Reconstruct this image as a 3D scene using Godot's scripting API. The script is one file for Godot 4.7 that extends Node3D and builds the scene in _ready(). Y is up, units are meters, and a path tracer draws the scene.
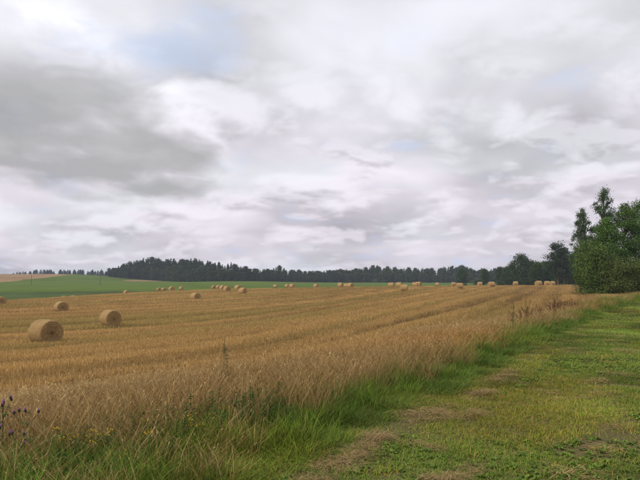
extends Node3D
# A stubble field with round bales under an overcast sky, seen from a mown grass track.
# Ground coordinates: x to the right, d = -z forwards, metres. The eye stands over (0, 0).
const EDGE := [Vector2(-400, -260), Vector2(-60, -34), Vector2(-20, -8), Vector2(-8, 1), Vector2(-2.6, 5.1), Vector2(1.07, 9.5), Vector2(5.2, 16.9), Vector2(9.3, 24), Vector2(15.7, 35), Vector2(23.6, 47.5), Vector2(40, 73), Vector2(130, 212), Vector2(500, 780)]
const FAR_EDGE := [Vector2(-600, 40), Vector2(-100, 105), Vector2(-72, 118), Vector2(-58, 137), Vector2(-47, 172), Vector2(-22, 200), Vector2(28, 220), Vector2(90, 225), Vector2(200, 235), Vector2(900, 300)]
const HEIGHTS := [Vector3(-13.43, 31.0, -1.76), Vector3(-15.57, 47.0, -2.39), Vector3(-28.29, 69.0, -2.30), Vector3(-45.86, 90.0, -2.43), Vector3(-18.96, 96.0, -1.79), Vector3(-14.53, 117.0, -2.11), Vector3(25.90, 117.0, 0.57), Vector3(16.52, 125.0, -3.00), Vector3(15.38, 136.0, 0.39), Vector3(8.54, 185.0, -1.99), Vector3(62.83, 181.0, -0.04), Vector3(37.03, 136.0, 0.19), Vector3(75.73, 205.0, 0.35), Vector3(-6.69, 150.0, 0.60), Vector3(-36.53, 155.0, -1.04), Vector3(-19.92, 136.0, -2.27), Vector3(-30.67, 180.0, -0.06), Vector3(-76.43, 150.0, -5.00), Vector3(-68.31, 165.0, -3.84), Vector3(-51.43, 190.0, -3.59), Vector3(-22.29, 200.0, -1.95), Vector3(28.03, 220.0, -1.51), Vector3(89.57, 225.0, -2.72), Vector3(-0.73, 23.0, -2.46), Vector3(5.96, 34.0, -1.28), Vector3(-4.78, 25.0, -0.86), Vector3(-1.91, 60.0, -1.42), Vector3(11.94, 75.0, -1.70), Vector3(33.44, 105.0, -1.02), Vector3(-30.00, 15.0, -2.21), Vector3(-60.00, 50.0, -2.83), Vector3(-110.00, 110.0, -3.35), Vector3(-120.00, 180.0, -4.23), Vector3(-9.00, 9.0, -0.72), Vector3(0.00, 14.0, 0.06), Vector3(5.00, 22.0, 0.60), Vector3(10.00, 32.0, 0.51), Vector3(22.00, 60.0, 0.49), Vector3(60.00, 120.0, 0.23), Vector3(120.00, 220.0, 0.30), Vector3(-25.00, -5.0, -1.50), Vector3(36.00, 75.0, 0.43)]

var rng := RandomNumberGenerator.new()
var patch_noise := FastNoiseLite.new()
var fine_noise := FastNoiseLite.new()
var names := {}
var M := {}


# ---------------------------------------------------------------- small helpers
func tag(o: Node, label: String, category := "", group := "", kind := "") -> Node:
	if label: o.set_meta("label", label)
	if category: o.set_meta("category", category)
	if group: o.set_meta("group", group)
	if kind: o.set_meta("kind", kind)
	return o


func numbered(called: String) -> String:
	var n: int = names.get(called, 0)
	names[called] = n + 1
	return called if n == 0 else "%s_%03d" % [called, n]


func base(called: String, at: Vector3, turn := 0.0) -> Node3D:
	var o := Node3D.new()
	o.name = numbered(called)
	add_child(o)
	o.position = at
	o.rotation.y = turn
	return o


func part(called: String, mesh: Mesh, material: Material, parent: Node) -> MeshInstance3D:
	var o := MeshInstance3D.new()
	o.name = called
	o.mesh = mesh
	o.material_override = material
	o.cast_shadow = GeometryInstance3D.SHADOW_CASTING_SETTING_ON
	parent.add_child(o, true)
	return o


func lin(r: float, g: float, b: float) -> Color:
	return Color(r, g, b).linear_to_srgb()


func rnd(a: float, b: float) -> float:
	return rng.randf_range(a, b)


# a mesh being collected: positions, normals, linear colours, uvs
class Acc:
	var p := PackedVector3Array()
	var n := PackedVector3Array()
	var c := PackedColorArray()
	var u := PackedVector2Array()
	var u2 := PackedVector2Array()
	var ix := PackedInt32Array()
	var soft := false

	func tri(a: Vector3, b: Vector3, d: Vector3, col: Color) -> void:
		var m := (d - a).cross(b - a).normalized()
		p.append(a); p.append(b); p.append(d)
		n.append(m); n.append(m); n.append(m)
		c.append(col); c.append(col); c.append(col)

	func quad(a: Vector3, b: Vector3, d: Vector3, e: Vector3, col: Color) -> void:
		tri(a, b, d, col)
		tri(a, d, e, col)

	# a tapered tube along a row of points
	func tube(points: Array, radii: Array, sides: int, col: Color) -> void:
		var rings := []
		for i in points.size():
			var along: Vector3 = (points[mini(i + 1, points.size() - 1)] - points[maxi(i - 1, 0)]).normalized()
			var side := along.cross(Vector3(0.31, 0.2, 0.93)).normalized()
			var up := along.cross(side)
			var ring := []
			for k in sides:
				var a := TAU * k / sides
				ring.append([points[i] + (side * cos(a) + up * sin(a)) * radii[i], side * cos(a) + up * sin(a)])
			rings.append(ring)
		for i in points.size() - 1:
			for k in sides:
				var l := (k + 1) % sides
				for q in [[i, k], [i + 1, k], [i + 1, l], [i, k], [i + 1, l], [i, l]]:
					p.append(rings[q[0]][q[1]][0])
					n.append(rings[q[0]][q[1]][1])
					c.append(col)

	# a bent, tapering blade of three faces and a half
	func blade(at: Vector3, up: Vector3, lean: Vector3, tall: float, wide: float, col: Color) -> void:
		var side := lean.cross(up)
		side = side.normalized() * wide * 0.5 if side.length() > 0.001 else Vector3(wide * 0.5, 0, 0)
		var mid := at + up * tall * 0.55 + lean * tall * 0.18
		var tip := at + up * tall * 0.92 + lean * tall * 0.62
		quad(at - side, at + side, mid + side * 0.8, mid - side * 0.8, col)
		tri(mid - side * 0.8, mid + side * 0.8, tip, col)

	func mesh() -> ArrayMesh:
		var a := []
		a.resize(Mesh.ARRAY_MAX)
		a[Mesh.ARRAY_VERTEX] = p
		a[Mesh.ARRAY_NORMAL] = n
		if c.size() == p.size(): a[Mesh.ARRAY_COLOR] = c
		if u.size() == p.size(): a[Mesh.ARRAY_TEX_UV] = u
		if u2.size() == p.size(): a[Mesh.ARRAY_TEX_UV2] = u2
		if ix.size(): a[Mesh.ARRAY_INDEX] = ix
		var m := ArrayMesh.new()
		m.add_surface_from_arrays(Mesh.PRIMITIVE_TRIANGLES, a)
		return m


# ---------------------------------------------------------------- the lie of the land
func through(table: Array, x: float) -> float:
	var n := table.size()
	var i := 0
	while i < n - 2 and x > table[i + 1].x: i += 1
	var a: Vector2 = table[i]
	var b: Vector2 = table[i + 1]
	var h := b.x - a.x
	var d := (b.y - a.y) / h
	var m0: float = d if i == 0 else ((a.y - table[i - 1].y) / (a.x - table[i - 1].x) + d) * 0.5
	var m1: float = d if i == n - 2 else ((table[i + 2].y - b.y) / (table[i + 2].x - b.x) + d) * 0.5
	var t := clampf((x - a.x) / h, 0, 1)
	var t2 := t * t
	var t3 := t2 * t
	return a.y * (2 * t3 - 3 * t2 + 1) + m0 * h * (t3 - 2 * t2 + t) + b.y * (3 * t2 - 2 * t3) + m1 * h * (t3 - t2)


# metres into the stubble field from its near edge (negative on the track)
func inward(x: float, d: float) -> float:
	var s := (through(EDGE, x + 0.05) - through(EDGE, x - 0.05)) * 10.0
	return (d - through(EDGE, x)) / sqrt(1 + s * s)


func field_height(x: float, d: float) -> float:
	var sum := 0.0
	var all := 0.0
	for q: Vector3 in HEIGHTS:
		var sg := maxf(q.y, 5) * 0.14 + 4
		var r := ((x - q.x) * (x - q.x) + (d - q.y) * (d - q.y)) / (2 * sg * sg)
		var w := (exp(-r) if r < 30 else 0.0) + 1e-9
		sum += w * q.z
		all += w
	return sum / all


func height(x: float, d: float) -> float:
	var s := inward(x, d)
	var a := 0.0
	if s > 0.2 and d < 420:
		a = field_height(x, d) * smoothstep(0.2, 10, s)
	var fd := d - through(FAR_EDGE, x)
	var share := smoothstep(-15, 110, fd)
	if share > 0:
		var gx := 0.0 if x < -260 else (x + 260) / 70.0
		var b := -2.7 + 8.0 * exp(-0.5 * gx * gx) * smoothstep(230, 600, d) * (1 - 0.9 * smoothstep(640, 860, d))
		b += 2.0 * exp(-0.5 * pow((x + 55) / 38, 2) - 0.5 * pow((d - 430) / 90, 2))
		a += (b - a) * share
		a -= exp(-0.5 * pow((fd - 20) / 11, 2)) * (1 - smoothstep(-50, -34, x))
	return a + rough(x, d, s)


# small unevenness: ruts of the track and combine tracks of the stubble
func rough(x: float, d: float, s: float) -> float:
	var far := Vector2(x, d).length()
	if far > 160: return 0.0
	var k := 1 - smoothstep(100, 160, far)
	var h := 0.035 * fine_noise.get_noise_2d(x * 6, d * 6)
	if s < -1.2:
		h += 0.05 * patch_noise.get_noise_2d(x * 14, d * 14)
	elif s > 3:
		var c := lane(x, d)
		h += 0.06 * swath(x, c) - 0.05 * wheel(x, c)
	return h * k


# the driving lanes of the field: lines of equal value run with the rows
func lane(x: float, d: float) -> float:
	var t := (clampf(x, -90, 90) + 6) / 3.5
	return d - (0.6 * x + 7.0 * (log(1 + exp(t)) if t < 20 else t))


# lighter and darker passes of the combine, -1 to 1
func swath(x: float, c: float) -> float:
	var v := c + 2.2 * patch_noise.get_noise_2d(x * 1.1, c * 1.5) + 30.0
	var a := sin(v * TAU / 9.5) * 0.5 + sin(v * TAU / 4.1 + 1.0) * 0.25
	return a * (0.6 + 0.8 * patch_noise.get_noise_2d(x * 0.5 + 200, c * 2.0)) + 0.55 * patch_noise.get_noise_2d(x * 0.25 - 80, c * 5.0)


# narrow pressed lines left by wheels, 0 to 1
func wheel(x: float, c: float) -> float:
	var v := c + 0.7 * patch_noise.get_noise_2d(x * 0.8 + 300, c * 0.6) + 40.0
	var n := patch_noise.get_noise_2d(x * 0.7 - 300, c * 3.0)
	var a := fposmod(v, 9.0)
	var wide := 0.46 / cos(lane_turn(x))
	var line := exp(-pow((a - 2.0) / wide, 2)) + exp(-pow((a - 4.6) / wide, 2)) * 0.8 + exp(-pow((a - 7.2) / (wide * 0.7), 2)) * 0.5
	return clampf(line * (1.05 + 1.3 * n), 0, 1)


func lane_turn(x: float) -> float:
	return atan(0.6 + 2.0 / (1 + exp(-(x + 6) / 3.5)))


func on_ground(x: float, d: float, lift := 0.0) -> Vector3:
	return Vector3(x, height(x, d) + lift, -d)


# how wide the strip of dead standing grass is
func strip_width(x: float) -> float:
	return lerpf(12.0, 3.2, smoothstep(-9, 9, x)) + 2.4 * patch_noise.get_noise_2d(x * 3 + 400, 7)


# ---------------------------------------------------------------- materials
func noise(freq: float, octaves: int, sd: int, kind := FastNoiseLite.TYPE_SIMPLEX_SMOOTH) -> FastNoiseLite:
	var n := FastNoiseLite.new()
	n.noise_type = kind
	n.seed = sd
	n.frequency = freq
	n.fractal_type = FastNoiseLite.FRACTAL_FBM
	n.fractal_octaves = octaves
	n.fractal_gain = 0.6
	return n


func speckle(size: int, freq: float, octaves: int, sd: int, stops: Array) -> NoiseTexture2D:
	var t := NoiseTexture2D.new()
	t.width = size
	t.height = size
	t.seamless = true
	t.noise = noise(freq, octaves, sd)
	if stops.size():
		var g := Gradient.new()
		g.offsets = PackedFloat32Array(stops.map(func(s): return s[0]))
		g.colors = PackedColorArray(stops.map(func(s): return s[1].linear_to_srgb()))
		t.color_ramp = g
	return t


func ground_material(stops: Array, coarse: Array, fine_scale: Vector2, coarse_scale: Vector2, sd: int, bump := 3.0) -> StandardMaterial3D:
	var m := StandardMaterial3D.new()
	m.vertex_color_use_as_albedo = true
	m.roughness = 0.95
	m.metallic_specular = 0.15
	m.albedo_texture = speckle(1024, 0.035, 5, sd, stops)
	m.uv1_scale = Vector3(1 / fine_scale.x, 1 / fine_scale.y, 1)
	m.detail_enabled = true
	m.detail_uv_layer = BaseMaterial3D.DETAIL_UV_2
	m.detail_blend_mode = BaseMaterial3D.BLEND_MODE_MUL
	m.detail_albedo = speckle(512, 0.012, 4, sd + 1, coarse)
	m.uv2_scale = Vector3(1 / coarse_scale.x, 1 / coarse_scale.y, 1)
	m.heightmap_enabled = true
	m.heightmap_scale = bump
	m.heightmap_texture = speckle(1024, 0.035, 5, sd, [])
	return m


func leaf_material(roughness := 0.75, through_light := 0.25) -> StandardMaterial3D:
	var m := StandardMaterial3D.new()
	m.vertex_color_use_as_albedo = true
	m.roughness = roughness
	m.metallic_specular = 0.25
	m.cull_mode = BaseMaterial3D.CULL_DISABLED
	if through_light > 0:
		m.backlight_enabled = true
		m.backlight = Color(through_light, through_light, through_light)
	return m


func make_materials() -> void:
	M.stubble = ground_material([[0.0, Color(0.17, 0.097, 0.04)], [0.32, Color(0.30, 0.185, 0.074)], [0.5, Color(0.42, 0.27, 0.108)], [0.68, Color(0.53, 0.35, 0.15)], [1.0, Color(0.65, 0.47, 0.23)]],
		[[0.0, Color(0.74, 0.70, 0.66)], [0.5, Color(0.95, 0.94, 0.9)], [1.0, Color(1, 1, 1)]], Vector2(5, 2.4), Vector2(60, 14), 11, 4.0)
	M.track = ground_material([[0.0, Color(0.06, 0.055, 0.022)], [0.35, Color(0.11, 0.098, 0.036)], [0.55, Color(0.16, 0.135, 0.055)], [0.75, Color(0.21, 0.165, 0.08)], [1.0, Color(0.29, 0.22, 0.125)]],
		[[0.0, Color(0.8, 0.82, 0.75)], [1.0, Color(1, 1, 1)]], Vector2(1.3, 1.3), Vector2(9, 9), 31, 1.2)
	M.crop = ground_material([[0.0, Color(0.09, 0.13, 0.02)], [0.5, Color(0.13, 0.185, 0.03)], [1.0, Color(0.19, 0.25, 0.045)]],
		[[0.0, Color(0.68, 0.76, 0.72)], [0.5, Color(0.9, 0.93, 0.85)], [1.0, Color(1, 1, 1)]], Vector2(14, 5), Vector2(150, 60), 51, 3.0)
	M.clover = ground_material([[0.0, Color(0.065, 0.095, 0.026)], [0.5, Color(0.095, 0.132, 0.038)], [1.0, Color(0.135, 0.17, 0.056)]],
		[[0.0, Color(0.75, 0.8, 0.8)], [1.0, Color(1, 1, 1)]], Vector2(20, 5), Vector2(90, 40), 61, 3.0)
	M.ripe = ground_material([[0.0, Color(0.26, 0.16, 0.08)], [0.5, Color(0.37, 0.24, 0.125)], [1.0, Color(0.47, 0.32, 0.17)]],
		[[0.0, Color(0.85, 0.85, 0.85)], [1.0, Color(1, 1, 1)]], Vector2(40, 9), Vector2(200, 90), 71, 3.0)
	M.land = ground_material([[0.0, Color(0.03, 0.055, 0.016)], [0.5, Color(0.05, 0.085, 0.024)], [1.0, Color(0.10, 0.11, 0.04)]],
		[[0.0, Color(0.8, 0.8, 0.8)], [1.0, Color(1, 1, 1)]], Vector2(60, 60), Vector2(300, 300), 81, 3.0)
	M.grass = leaf_material(0.7, 0.35)
	M.straw = leaf_material(0.85, 0.15)
	M.leaf = leaf_material(0.7, 0.3)
	M.far_leaf = leaf_material(0.9, 0.0)
	M.bark = leaf_material(0.95, 0.0)
	M.bale = StandardMaterial3D.new()
	M.bale.vertex_color_use_as_albedo = true
	M.bale.roughness = 0.9
	M.bale.metallic_specular = 0.2
	M.bale.albedo_texture = speckle(512, 0.03, 5, 91, [[0.0, Color(0.5, 0.42, 0.34)], [0.4, Color(0.8, 0.75, 0.68)], [0.6, Color(0.95, 0.92, 0.86)], [1.0, Color(1, 1, 1)]])
	M.bale.heightmap_enabled = true
	M.bale.heightmap_scale = 3.0
	M.bale.heightmap_texture = speckle(512, 0.03, 5, 91, [])
	M.pole = leaf_material(0.9, 0.0)


# ---------------------------------------------------------------- sky
const SKY_W := 4096
const SKY_H := 2048
var cloud_a := FastNoiseLite.new()
var cloud_b := FastNoiseLite.new()
var cloud_c := FastNoiseLite.new()
var cloud_w := FastNoiseLite.new()


func air(az: float, el: float) -> Color:   # degrees
	var e := deg_to_rad(maxf(el, 0))
	var a := deg_to_rad(az)
	var q := Vector2(sin(a), cos(a)) * cos(e) / (sin(e) + 0.25)
	var w := cloud_w.get_noise_2d(q.x, q.y)
	var w2 := cloud_w.get_noise_2d(q.x + 50, q.y - 70)
	var r := q + Vector2(w, w2) * 0.08
	# a pale high sheet
	var big := cloud_a.get_noise_2d(r.x, r.y)
	var fine := cloud_b.get_noise_2d(r.x, r.y)
	var lum := 0.665 - 0.30 * big - 0.09 * fine + 0.09 * smoothstep(10, 26, el)
	# heaps below it: ragged edges, white where nothing lies above them, grey underneath
	var d1 := -cloud_c.get_noise_2d(r.x, r.y) + 0.05 - 0.25 * w
	var above1 := -cloud_c.get_noise_2d(r.x * 0.94, r.y * 0.94) - 0.15
	var lit1 := lerpf(0.90, 0.43, smoothstep(-0.4, 0.45, above1 * 1.5 - d1 * 0.7))
	lum = lerpf(lum, lit1, 0.75 * smoothstep(-0.25, 0.2, d1))
	var d2 := -cloud_c.get_noise_2d(r.x * 2.1 + 31, r.y * 2.1 - 17) + 0.0 + 0.3 * big
	var above2 := -cloud_c.get_noise_2d(r.x * 2.1 * 0.975 + 31, r.y * 2.1 * 0.975 - 17) - 0.15
	var lit2 := lerpf(0.87, 0.43, smoothstep(-0.4, 0.45, above2 * 1.5 - d2 * 0.7))
	lum = lerpf(lum, lit2, 0.55 * smoothstep(-0.2, 0.2, d2) * (1 - 0.6 * smoothstep(8, 22, el)))
	# one heavy bank of cloud, with a heaped top and a flatter underside
	var ea := az + w * 3.0
	var under := 5.5 + 0.12 * maxf(-11 - ea, 0) + w2 * 0.9
	var over := 8.0 + 10.5 * pow(clampf((-9.0 - ea) / 13.0, 0, 1), 0.55)
	var round_off := 1 - sqrt(pow((maxf(ea, -26) + 26) / 18.0, 2) + pow((el - 10.6) / 6.9, 2))
	var inside := minf(minf((el - under) / 2.6, round_off * 2.6), (az + 58) / 8.0)
	var rag := -cloud_c.get_noise_2d(r.x * 1.2 - 8, r.y * 1.2 + 5) - 0.15
	var bank := smoothstep(-0.3, 0.55, clampf(inside, -1, 0.8) + 0.55 * rag + 0.25 * fine) * smoothstep(-1.0, -0.1, inside)
	var low := 1 - smoothstep(under, under + 8.0, el)
	lum = lerpf(lum, 0.505 - 0.07 * low + 0.13 * rag - 0.06 * fine, 0.9 * bank)
	# the sunlit heaps behind its upper edge
	var rim := exp(-pow((el - over - 1.8) / 2.6, 2)) * (1 - smoothstep(-18, -3, ea)) * smoothstep(-66, -44, az)
	lum += 0.17 * rim * (1 - bank)
	var c := Color(lum * 0.965, lum * 0.965, lum * 1.035)
	c = c.lerp(Color(lum * 1.0, lum * 0.935, lum * 1.035), 0.9 * smoothstep(-0.3, 0.25, w2 + 0.15) * (1 - smoothstep(8, 20, el)))
	c = c.lerp(Color(lum * 0.975, lum * 0.98, lum * 1.0), 0.8 * bank)
	# thin places where the blue shows
	var thin := smoothstep(0.15, 0.6, -big + 0.4 * w - 0.25 * d1) * smoothstep(11, 22, el) * 0.3
	thin = maxf(thin, smoothstep(0.15, 0.9, exp(-pow((az + 14.5) / 8.0, 2) - pow((el - 21.0) / 2.6, 2)) - d1 * 0.4 + w * 0.25 + fine * 0.9 - 0.16) * 0.8)
	return c.lerp(Color(0.56, 0.70, 0.97), thin * 0.55 * (1 - 0.85 * bank))


func sky_rows(im: Image, x0: int, x1: int, y0: int, y1: int) -> void:
	var w := im.get_width()
	var h := im.get_height()
	for y in range(y0, y1):
		var el := 90.0 - 180.0 * (y + 0.5) / h
		for x in range(x0, x1):
			var az := 360.0 * (x + 0.5) / w
			im.set_pixel(x, y, air(az if az < 180 else az - 360.0, el))


func make_sky() -> ImageTexture:
	cloud_a = noise(0.8, 4, 5)
	cloud_a.fractal_gain = 0.5
	cloud_b = noise(2.6, 5, 8)
	cloud_b.fractal_gain = 0.5
	cloud_c = noise(1.0, 6, 17)
	cloud_c.fractal_gain = 0.5
	cloud_c.fractal_type = FastNoiseLite.FRACTAL_RIDGED
	cloud_w = noise(1.1, 3, 23)
	var rough_im := Image.create(SKY_W / 4, SKY_H / 4, false, Image.FORMAT_RGBF)
	sky_rows(rough_im, 0, SKY_W / 4, 0, SKY_H / 8 + 4)
	var below := Image.create(SKY_W / 4, SKY_H / 8 - 4, false, Image.FORMAT_RGBF)
	below.fill(Color(0.2, 0.17, 0.1))
	rough_im.blit_rect(below, Rect2i(0, 0, SKY_W / 4, SKY_H / 8 - 4), Vector2i(0, SKY_H / 8 + 4))
	rough_im.resize(SKY_W, SKY_H, Image.INTERPOLATE_BILINEAR)
	# the same sky, drawn finer towards the field
	sky_rows(rough_im, 0, 380, SKY_H / 2 - 320, SKY_H / 2 + 4)
	sky_rows(rough_im, SKY_W - 380, SKY_W, SKY_H / 2 - 320, SKY_H / 2 + 4)
	return ImageTexture.create_from_image(rough_im)


# ---------------------------------------------------------------- the ground, cut into fields along their borders
var gx := PackedFloat32Array()
var gd := PackedFloat32Array()
var gh := PackedFloat32Array()
var gn := PackedVector3Array()
var gf: Array = []   # border values at each point of the grid
var sheets := {}


func borders(x: float, d: float) -> PackedFloat32Array:
	var s := inward(x, d)
	var fd := d - through(FAR_EDGE, x) + 1.5 * fine_noise.get_noise_2d(x * 3, d)
	var strip := (85.0 + 16 * patch_noise.get_noise_2d(x * 1.5, d * 0.4)) * (1 - smoothstep(-75, -28, x)) - fd
	var hill := minf(-x - 183 - (d - 345) * 0.2 + 6 * patch_noise.get_noise_2d(x * 0.6, d * 0.6), minf(d - 341, 800 - d))
	var bare := 1 - pow((x + 147) / 13.0, 2) - pow((d - 522) / 34.0, 2)
	return PackedFloat32Array([s + 0.25 * fine_noise.get_noise_2d(x * 20, d * 20), s + 9, fd, strip, maxf(hill * 0.02, bare), 620 - d])


# which field a point lies in, as a chain of borders
func region_of(f: PackedFloat32Array) -> String:
	if f[0] < 0: return "grass_track" if f[1] > 0 else "meadow"
	if f[2] < 0: return "stubble_field"
	if f[3] > 0: return "clover_field"
	if f[4] > 0: return "ripe_field"
	return "crop_field" if f[5] > 0 else "meadow"


func tint(region: String, x: float, d: float, s: float) -> Color:
	var n := patch_noise.get_noise_2d(x * 2.2, d * 2.2)
	match region:
		"stubble_field":
			var c := lane(x, d)
			var band := swath(x, c)
			var col := (Color(1, 1, 1) * (0.97 + 0.32 * band)).lerp(Color(0.42, 0.37, 0.34), wheel(x, c) * 0.95)
			var green := smoothstep(0.05, 0.42, patch_noise.get_noise_2d(x * 0.5 + 90, c * 1.6 + 60) + 0.32 * exp(-pow((x + 20) / 17, 2) - pow((d - 52) / 12, 2)))
			col = col.lerp(Color(0.72, 0.98, 0.75), green * 0.55)
			var old := 1 - smoothstep(-1.5, 2.0, s - strip_width(x) + 2.0 * n)
			return col.lerp(Color(0.62, 0.66, 0.95), old * 0.6)
		"grass_track":
			var bare := smoothstep(0.12, 0.4, fine_noise.get_noise_2d(x * 7, d * 7) + 0.34 * exp(-pow((s + 2.95) / 0.3, 2)) * (1 - smoothstep(6, 10, d)) + 0.1 * exp(-pow((s + 4.6) / 0.35, 2)) - 0.2)
			return Color(1, 1, 1).lerp(Color(2.2, 1.9, 2.5), bare * 0.85)
		_:
			return Color(1, 1, 1) * (0.96 + 0.28 * patch_noise.get_noise_2d(x * 0.45, d * 0.9) + 0.14 * fine_noise.get_noise_2d(x * 1.2 + d * 0.3, d * 0.2))


func add_point(region: String, x: float, d: float, h: float, n: Vector3, s: float) -> void:
	if not sheets.has(region): sheets[region] = Acc.new()
	var a: Acc = sheets[region]
	a.p.append(Vector3(x, h, -d))
	a.n.append(n)
	var c := lane(x, d) if region == "stubble_field" else d
	a.u.append(Vector2(x, c))
	a.u2.append(Vector2(x, c))
	a.c.append(tint(region, x, d, s))


func lay_polygon(poly: Array) -> void:   # each corner: [x, d, h, normal, borders]
	var mid := PackedFloat32Array([0, 0, 0, 0, 0, 0])
	for q in poly:
		for k in 6: mid[k] += q[4][k]
	var region := region_of(mid)
	for i in range(1, poly.size() - 1):
		for q in [poly[0], poly[i], poly[i + 1]]:
			add_point(region, q[0], q[1], q[2], q[3], q[4][0])


func cut(poly: Array, k: int) -> Array:
	var keep := []
	var drop := []
	for i in poly.size():
		var a: Array = poly[i]
		var b: Array = poly[(i + 1) % poly.size()]
		(keep if a[4][k] > 0 else drop).append(a)
		if (a[4][k] > 0) != (b[4][k] > 0):
			var t: float = a[4][k] / (a[4][k] - b[4][k])
			var f := PackedFloat32Array()
			for j in 6: f.append(0.0 if j == k else lerpf(a[4][j], b[4][j], t))
			var q := [lerpf(a[0], b[0], t), lerpf(a[1], b[1], t), lerpf(a[2], b[2], t), (a[3] as Vector3).lerp(b[3], t).normalized(), f]
			keep.append(q)
			drop.append(q)
	return [keep, drop]


func make_ground() -> void:
	var turns := []
	var a := -180.0
	while a < 179.9:
		turns.append(a)
		var off := absf(a + 0.01)
		a += 0.32 if off < 34 else (2.0 if off < 50 else 6.5)
	turns.append(180.0)
	var radii := [0.0]
	var r := 0.9
	while r < 5200:
		radii.append(r)
		r *= 1.028
	var w := turns.size()
	for q in radii:
		for t in turns:
			var x: float = q * sin(deg_to_rad(t))
			var d: float = q * cos(deg_to_rad(t))
			gx.append(x)
			gd.append(d)
			gh.append(height(x, d))
			gn.append(Vector3.ZERO)
			gf.append(borders(x, d))
	var faces := []
	for i in radii.size() - 1:
		for k in w - 1:
			var q := i * w + k
			if i > 0: faces.append([q, q + w + 1, q + 1])
			faces.append([q, q + w, q + w + 1])
	for f in faces:
		var p0 := Vector3(gx[f[0]], gh[f[0]], -gd[f[0]])
		var m := (Vector3(gx[f[2]], gh[f[2]], -gd[f[2]]) - p0).cross(Vector3(gx[f[1]], gh[f[1]], -gd[f[1]]) - p0)
		if m.y < 0: m = -m
		for k in f: gn[k] += m
	for i in gn.size(): gn[i] = gn[i].normalized()
	for f in faces:
		var one := region_of(gf[f[0]])
		var same := true
		for k in 6:
			if k == 3 and one != "clover_field" and gf[f[0]][2] < 0: continue
			var g: bool = gf[f[0]][k] > 0
			if (gf[f[1]][k] > 0) != g or (gf[f[2]][k] > 0) != g:
				same = false
				break
		if same:
			for k in f: add_point(one, gx[k], gd[k], gh[k], gn[k], gf[k][0])
			continue
		var polys := [f.map(func(k): return [gx[k], gd[k], gh[k], gn[k], gf[k]])]
		for k in 6:
			var next := []
			for p in polys:
				for h in cut(p, k):
					if h.size() > 2: next.append(h)
			polys = next
		for p in polys: lay_polygon(p)
	var looks := {"grass_track": M.track, "meadow": M.land, "stubble_field": M.stubble, "clover_field": M.clover, "ripe_field": M.ripe, "crop_field": M.crop}
	var says := {"grass_track": "mown grass track with bare soil patches beside the field", "meadow": "rough green land around the fields", "stubble_field": "golden cut stubble field with curved rows",
		"clover_field": "dark green strip between stubble and bright crop", "ripe_field": "tan ripe field on the rise before the sky", "crop_field": "bright green crop field before the wood"}
	for region in sheets:
		var o := part(region, sheets[region].mesh(), looks[region], self)
		tag(o, says[region], "ground", "", "structure")


# ---------------------------------------------------------------- grasses
func spread_stuff(called: String, label: String, category: String, meshes: Array, material: Material, places: Array) -> void:
	# one mass of growth: a few patch shapes, laid over and over
	var root := base(called, Vector3.ZERO)
	tag(root, label, category, "", "stuff")
	for k in meshes.size():
		var mine := []
		for i in range(k, places.size(), meshes.size()): mine.append(places[i])
		if mine.is_empty(): continue
		var mm := MultiMesh.new()
		mm.transform_format = MultiMesh.TRANSFORM_3D
		mm.use_colors = true
		mm.mesh = meshes[k]
		mm.instance_count = mine.size()
		for i in mine.size():
			mm.set_instance_transform(i, mine[i][0])
			mm.set_instance_color(i, mine[i][1])
		var o := MultiMeshInstance3D.new()
		o.name = "clump"
		o.multimesh = mm
		o.material_override = material
		o.set_meta("kind", "stuff")
		root.add_child(o, true)
	print(called, " ", places.size())


func lean() -> Vector3:
	var a := rnd(0, TAU)
	return Vector3(cos(a), 0, sin(a))


func blade_patch(sd: int, count: int, radius: float, tall: Vector2, wide: Vector2, droop: float, colours: Array) -> Mesh:
	rng.seed = sd
	var acc := Acc.new()
	for i in count:
		var q := lean() * radius * sqrt(rng.randf())
		var col: Color = colours[rng.randi() % colours.size()]
		col = col * rnd(0.75, 1.25)
		acc.blade(q, (Vector3.UP + lean() * rnd(0, 0.3)).normalized(), lean() * droop * rnd(0.3, 1.2), rnd(tall.x, tall.y), rnd(wide.x, wide.y), col)
	return acc.mesh()


# dead grass: thin leaning stalks with feathery heads, and curled dry leaves between them
func dead_patch(sd: int, count: int, radius: float, tall: Vector2, thick: float) -> Mesh:
	rng.seed = sd
	var acc := Acc.new()
	var colours := [Color(0.40, 0.26, 0.10), Color(0.46, 0.315, 0.13), Color(0.35, 0.22, 0.085), Color(0.52, 0.37, 0.17), Color(0.29, 0.175, 0.07)]
	for i in count:
		var q := lean() * radius * sqrt(rng.randf())
		var col: Color = colours[rng.randi() % colours.size()] * rnd(0.8, 1.2)
		var h := rnd(tall.x, tall.y)
		var to := lean()
		var b := rnd(0.05, 0.7)
		var side := to.cross(Vector3.UP).normalized() * thick * 0.5
		if rng.randf() < 0.5: side = to * thick * 0.5
		var knee := q + Vector3.UP * h * 0.6 + to * h * b * 0.4
		var top := q + Vector3.UP * h * rnd(0.85, 0.97) + to * h * b
		acc.quad(q - side, q + side, knee + side * 0.8, knee - side * 0.8, col)
		acc.quad(knee - side * 0.8, knee + side * 0.8, top + side * 0.6, top - side * 0.6, col)
		if i % 3 != 0:
			# the head: a drooping spray
			var head := top + to * h * 0.06 + Vector3.UP * rnd(-0.03, 0.07)
			var fat := side.normalized() * rnd(0.0025, 0.0055)
			acc.quad(top, (top + head) * 0.5 + fat, head, (top + head) * 0.5 - fat, col * rnd(0.8, 1.1))
		else:
			acc.blade(q, Vector3.UP, lean() * rnd(0.6, 1.4), h * rnd(0.4, 0.75), thick * 2.0, col)
	return acc.mesh()


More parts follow.
